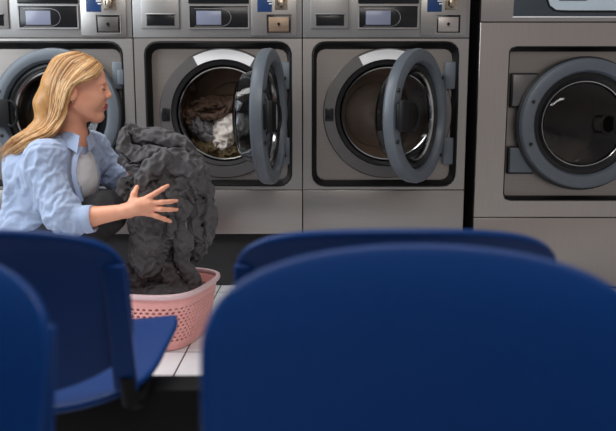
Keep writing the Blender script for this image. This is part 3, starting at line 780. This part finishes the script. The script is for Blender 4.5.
# white undershirt in the V
U = Field(PX(62, 180, 2.465)-V3((.17, .17, .17)), PX(62, 180, 2.465)+V3((.17, .17, .17)), .005)
U.ell(PX(58, 176, 2.47), (.138, .142, .100), None, .02); U.cap(PX(70, 165, 2.45), PX(73, 180, 2.45), .090, .090, .02); U.ell(PX(83, 143, 2.38), (.046, .08, .056), None, .01, 'sub')
P, Q = U.mesh(2); P = wrinkle(P, Q, .0015, 20, 4); np_obj('undershirt', P, Q, 'tee', woman)
# ---- hair
Hf = Field((-1.35, 2.25, .70), (-.72, 2.68, 1.14), .004)
Hf.ell(hd(-.014, 0, .052), (.098, .080, .086), HR, .02)
Hf.ell(hd(-.048, 0, .01), (.070, .074, .10), HR, .03)
Hf.poly([hd(-.07, 0, .0), PX(50, 105, 2.44), PX(50, 122, 2.43), PX(36, 136, 2.41), PX(14, 150, 2.40)], [.065, .052, .042, .036, .016], .03)
Hf.ell(hd(.085, -.035, -.010), (.068, .09, .050), HR, .01, 'sub'); Hf.ell(hd(.085, .035, -.010), (.068, .09, .050), HR, .01, 'sub')
Hf.ell(hd(.050, 0, -.045), (.085, .12, .060), HR, .01, 'sub'); Hf.ell(hd(.105, 0, .04), (.035, .06, .03), HR, .01, 'sub')
Hf.ell(hd(-.004, -.085, -.012), (.024, .034, .036), HR, .004, 'sub')
P, Q = Hf.mesh(2); hair = np_obj('hair', P, Q, 'hair1', woman)
def catm(pts, n):
    pts = [V3(p) for p in pts]; pts = [2*pts[0]-pts[1]]+pts+[2*pts[-1]-pts[-2]]; out = []
    for i in range(1, len(pts)-2):
        p0, p1, p2, p3 = pts[i-1:i+3]
        for j in range(n):
            t = j/n; out.append(.5*((2*p1)+(-p0+p2)*t+(2*p0-5*p1+4*p2-p3)*t*t+(-p0+3*p1-3*p2+p3)*t**3))
    out.append(pts[-2]); return out
GF = [(103, 68, 2.435), (96, 77, 2.388), (87, 79.5, 2.368), (76, 82.5, 2.362), (69, 96, 2.366), (65, 114, 2.368), (52, 133, 2.350), (30, 142, 2.352), (9, 152, 2.375)]
GM = [(90, 57, 2.43), (77, 65, 2.382), (66, 78, 2.362), (60, 92, 2.360), (56, 108, 2.368), (50, 124, 2.372), (36, 135, 2.362), (20, 145, 2.365), (4, 161, 2.38)]
GB_ = [(74, 54, 2.44), (58, 60, 2.425), (48, 73, 2.425), (44, 88, 2.43), (44, 104, 2.43), (41, 119, 2.42), (29, 130, 2.41), (14, 140, 2.41), (1, 152, 2.41)]
rs_ = random.Random(3)
def strand_set(b, n, far=False, short=False):
    for i in range(n):
        t = rs_.random(); a, m_, c = (1-t)*(1-2*t), 4*t*(1-t), t*(2*t-1); dj = rs_.uniform(-1, 1); ph = rs_.uniform(0, 6.28); lift = rs_.uniform(0, .008)
        pts = []
        for k in range(9):
            q = V3(GF[k])*a+V3(GM[k])*m_+V3(GB_[k])*c; w = (k/8)
            y = q[2]+(0 if not far else 0)-lift
            if far: y = 2.45+(2.45-q[2])*(1-.5*w)
            wob = (2.0*math.sin(k*1.5+ph)+3.0*dj)*w*w+dj*.6; amp = 1.4*math.sin(k*1.9+ph*1.7)*w
            pts.append(PX(q[0]+amp+wob*.35, q[1]+wob, y+.012*w*math.sin(ph*3+k)))
        e = rs_.choice([5, 6, 7, 7, 8, 8, 8, 8]) if not short else rs_.choice([4, 5, 6])
        for k in range(len(pts)):
            for c_, r_ in (((-.014, 0, .052), (.098, .080, .086)), ((-.048, 0, .01), (.070, .074, .10))):
                l_ = (pts[k]-HO) @ HR - V3(c_); g = math.sqrt(((l_/(V3(r_)+.002+lift*.5))**2).sum())
                if g < 1: pts[k] = HO+HR @ (V3(c_)+l_/g)
        cv = catm(pts[:e+1], 4); N = len(cv); r0 = rs_.uniform(.0022, .0042)
        b.tube([tuple(p-wloc) for p in cv], [r0*(.7+.6*math.sin(PI*min(1, (j/N)*1.1)))*(1 if j < N*.75 else max(.15, (N-j)/(N*.25))) for j in range(N)], 5)
for mt, n, far in (('hair1', 210, False), ('hair2', 150, False), ('hair3', 80, False), ('hair1', 110, True)):
    b = MB(); strand_set(b, n, far); b.build('hair_strands', mt, hair if False else woman, ang=180)
# ------------------------------------------------------------------ the dark laundry bundle
YC = 2.42
def kp(px, py, dy=0):
    q = min(1, max(0, (py-225)/60)); return PX(px, py, YC+dy*(1-.35*q*q)+.085*q*q*(3-2*q))
def piece(n, s, h):
    lo, hi = ((-.82, 2.18, .04), (-.30, 2.76, .72)) if n in (0, 3) else ((-.86, 2.18, .30), (-.28, 2.70, .94)) if n in (1, 2, 5) else ((-.80, 2.16, .04), (-.28, 2.74, .90))
    K = Field(lo, hi, h)
    def C(pts, rs, dy, k=.014):
        K.poly([kp(x, y, dy) for x, y in pts], [max(.004, r-s) for r in rs], k)
    def E(q, r, dy, k=.02): K.ell(kp(*q, dy), np.maximum(V3(r)-s, .004), None, k)
    if n == 0:      # smooth hanging panel and the heap in the basket
        E((156, 215), (.085, .06, .13), .02, .03); E((158, 256), (.085, .07, .10), .01, .03)
        E((150, 216), (.074, .050, .145), -.065); E((147, 250), (.060, .050, .10), -.06)
        E((163, 288), (.150, .10, .05), .0)
    if n == 1:      # folded rolls on top
        E((150, 150), (.060, .05, .050), .015, .02)
        C([(130, 128), (138, 137), (156, 137), (176, 142), (190, 154)], [.016, .026, .028, .028, .022], -.015, .006)
        C([(125, 134), (124, 146), (136, 155), (160, 154)], [.016, .022, .025, .024], -.045, .006)
        C([(124, 160), (136, 169), (152, 168)], [.017, .024, .020], -.050, .006)
        C([(132, 178), (123, 184), (122, 194), (130, 203)], [.013, .016, .018, .014], -.045, .006)
    if n == 2:      # arched hood-like fold
        C([(143, 192), (144, 178), (153, 168), (166, 158)], [.015, .021, .024, .026], -.090, .02)
        C([(160, 166), (176, 163), (190, 170), (197, 184)], [.036, .040, .036, .028], -.055, .03)
        C([(168, 182), (180, 184), (190, 196)], [.036, .036, .026], -.045, .03)
    if n == 3:      # crumpled spill over the rim
        C([(130, 270), (142, 280), (152, 292)], [.020, .024, .022], -.085, .006)
        C([(164, 246), (156, 264), (142, 274), (132, 284)], [.014, .020, .022, .018], -.090, .006)
        C([(164, 268), (172, 280), (182, 290)], [.022, .024, .020], -.080, .006)
    if n == 4:      # twisted strip falling in front
        C([(176, 196), (184, 208), (178, 224), (186, 240), (180, 256), (188, 270), (194, 284)], [.020, .022, .018, .023, .018, .022, .020], -.070, .01)
        C([(172, 206), (172, 228), (164, 248)], [.012, .013, .010], -.095, .01)
    if n == 5:      # outer fold on the right
        C([(186, 158), (199, 172), (206, 192), (208, 214), (205, 236), (198, 256)], [.022, .027, .022, .026, .020, .014], .0, .02)
        C([(196, 200), (194, 222), (200, 240)], [.020, .018, .016], -.03, .01)
    return K.mesh(2)

BUNDLE = (('charcoal garment hanging from her hand down into the pink basket', 14, .14), ('dark grey folded garment on top of the bundle, nearest her chest', 1.5, .24),
    ('dark grey garment arched over her fingers like a hood at the bundle centre', 8, .22), ('dark cloth crumpled on the rim side of the pink basket', 1.5, .30),
    ('narrow twisted dark cloth falling from her fingertips into the basket', 1.5, .30), ('dark grey fold hanging at the right side of the bundle, nearest the open washer', 1.5, .30))
for n, (lb, bend, grow) in enumerate(BUNDLE):
    P, Q = piece(n, 0, .0080); P2, Q2 = piece(n, .009, .009); P = settle(P, Q, P2, Q2, bend, grow, 26); P = deepen(P, Q, .7, 18)
    o = np_obj('garment', P, Q, 'cloth'); setp(o, lb, 'clothing', 'charcoal laundry held above the basket')
    m = o.modifiers.new('smooth', 'SUBSURF'); m.levels = m.render_levels = 2
# ------------------------------------------------------------------ laundry in the open drum
def blob(name, label, mt, ells, polys, wr, seed, grp='garments inside the open washer drum'):
    lo = np.min([PX(*c)-max(r) for c, r in ells], 0)-.05; hi = np.max([PX(*c)+max(r) for c, r in ells], 0)+.05
    f = Field(lo, hi, .008)
    for c, r in ells: f.ell(PX(*c), r, None, .02)
    for pts, r in polys: f.poly(catm([PX(*p) for p in pts], 3), r, .01)
    P, Q = f.mesh(1); f2 = Field(lo, hi, .009)
    for c, r in ells: f2.ell(PX(*c), V3(r)-.012, None, .02)
    P2, Q2 = f2.mesh(1); P = settle(P, Q, P2, Q2, 1.5, .30, 22, .15); P = deepen(P, Q, .5, 8)
    o = np_obj(name, P, Q, mt); setp(o, label, 'clothing', grp); return o
blob('garment', 'brown cloth lying on top of the laundry in the drum', 'brown', [((205, 112, 3.50), (.09, .08, .045)), ((222, 108, 3.50), (.11, .09, .050)), ((190, 116, 3.46), (.04, .07, .04))],
     [([(185, 122, 3.40), (195, 110, 3.40), (210, 105, 3.40), (235, 106, 3.41)], .014), ([(188, 112, 3.40), (200, 118, 3.39), (222, 114, 3.40), (240, 112, 3.41)], .012), ([(195, 104, 3.43), (215, 100, 3.43), (236, 102, 3.43)], .012)], .008, 3)
blob('garment', 'white and beige cloth in the middle of the drum laundry', 'cream', [((226, 127, 3.42), (.058, .05, .060)), ((222, 138, 3.40), (.038, .04, .04)), ((238, 124, 3.43), (.04, .05, .05))], [], .006, 5)
blob('garment', 'grey cloth left of the white cloth in the drum', 'greycl', [((205, 129, 3.43), (.045, .05, .05)), ((196, 124, 3.44), (.03, .05, .04))], [([(198, 118, 3.39), (202, 130, 3.385), (210, 138, 3.39)], .013)], .006, 6)
blob('garment', 'dark olive cloth at the bottom of the drum', 'olive', [((212, 150, 3.46), (.10, .09, .06)), ((230, 153, 3.46), (.08, .09, .045))], [([(196, 140, 3.40), (208, 148, 3.395), (224, 152, 3.40)], .012)], .008, 8)
# ------------------------------------------------------------------ light
def area(loc, rot, sx, sy, e, col=(1, 1, 1)):
    l = bpy.data.lights.new('ceiling_and_side_light', 'AREA'); l.shape = 'RECTANGLE'; l.size = sx; l.size_y = sy; l.energy = e; l.color = col
    o = bpy.data.objects.new('ceiling_and_side_light', l); COL.objects.link(o); o.location = loc; o.rotation_euler = rot; return o
area((-1.5, 2.3, 2.6), (0, 0, 0), 1.6, .5, 30, (1, .97, .94))
area((.1, .45, 2.6), (0, 0, 0), 1.6, .5, 31, (1, .95, .90))
area((-2.7, 1.5, 1.9), (R(66), 0, R(-84)), 1.4, 1.6, 46, (.86, .93, 1))      # cool side light added at left, standing in for unseen daylight
w = bpy.data.worlds.new('room'); SC.world = w; w.use_nodes = True; nt = w.node_tree; N = nt.nodes; L = nt.links
bg = N['Background']; tc = N.new('ShaderNodeTexCoord'); sp = N.new('ShaderNodeSeparateXYZ'); L.new(tc.outputs['Generated'], sp.inputs[0])
cr = N.new('ShaderNodeValToRGB'); e = cr.color_ramp.elements
mr = N.new('ShaderNodeMapRange'); mr.inputs['From Min'].default_value = -1; mr.inputs['From Max'].default_value = 1; L.new(sp.outputs['Z'], mr.inputs['Value']); L.new(mr.outputs[0], cr.inputs[0])
e[0].position = 0; e[0].color = (.10, .105, .12, 1); e[1].position = 1; e[1].color = (.40, .40, .42, 1)
x = e.new(.46); x.color = (.30, .31, .34, 1); x = e.new(.52); x.color = (.42, .37, .34, 1); x = e.new(.62); x.color = (.25, .22, .21, 1)
m2 = N.new('ShaderNodeMapRange'); m2.inputs['From Min'].default_value = -.6; m2.inputs['From Max'].default_value = .6; m2.inputs['To Min'].default_value = .34; m2.inputs['To Max'].default_value = 1.05
L.new(sp.outputs['X'], m2.inputs['Value']); L.new(m2.outputs[0], bg.inputs['Strength'])
L.new(cr.outputs[0], bg.inputs['Color'])
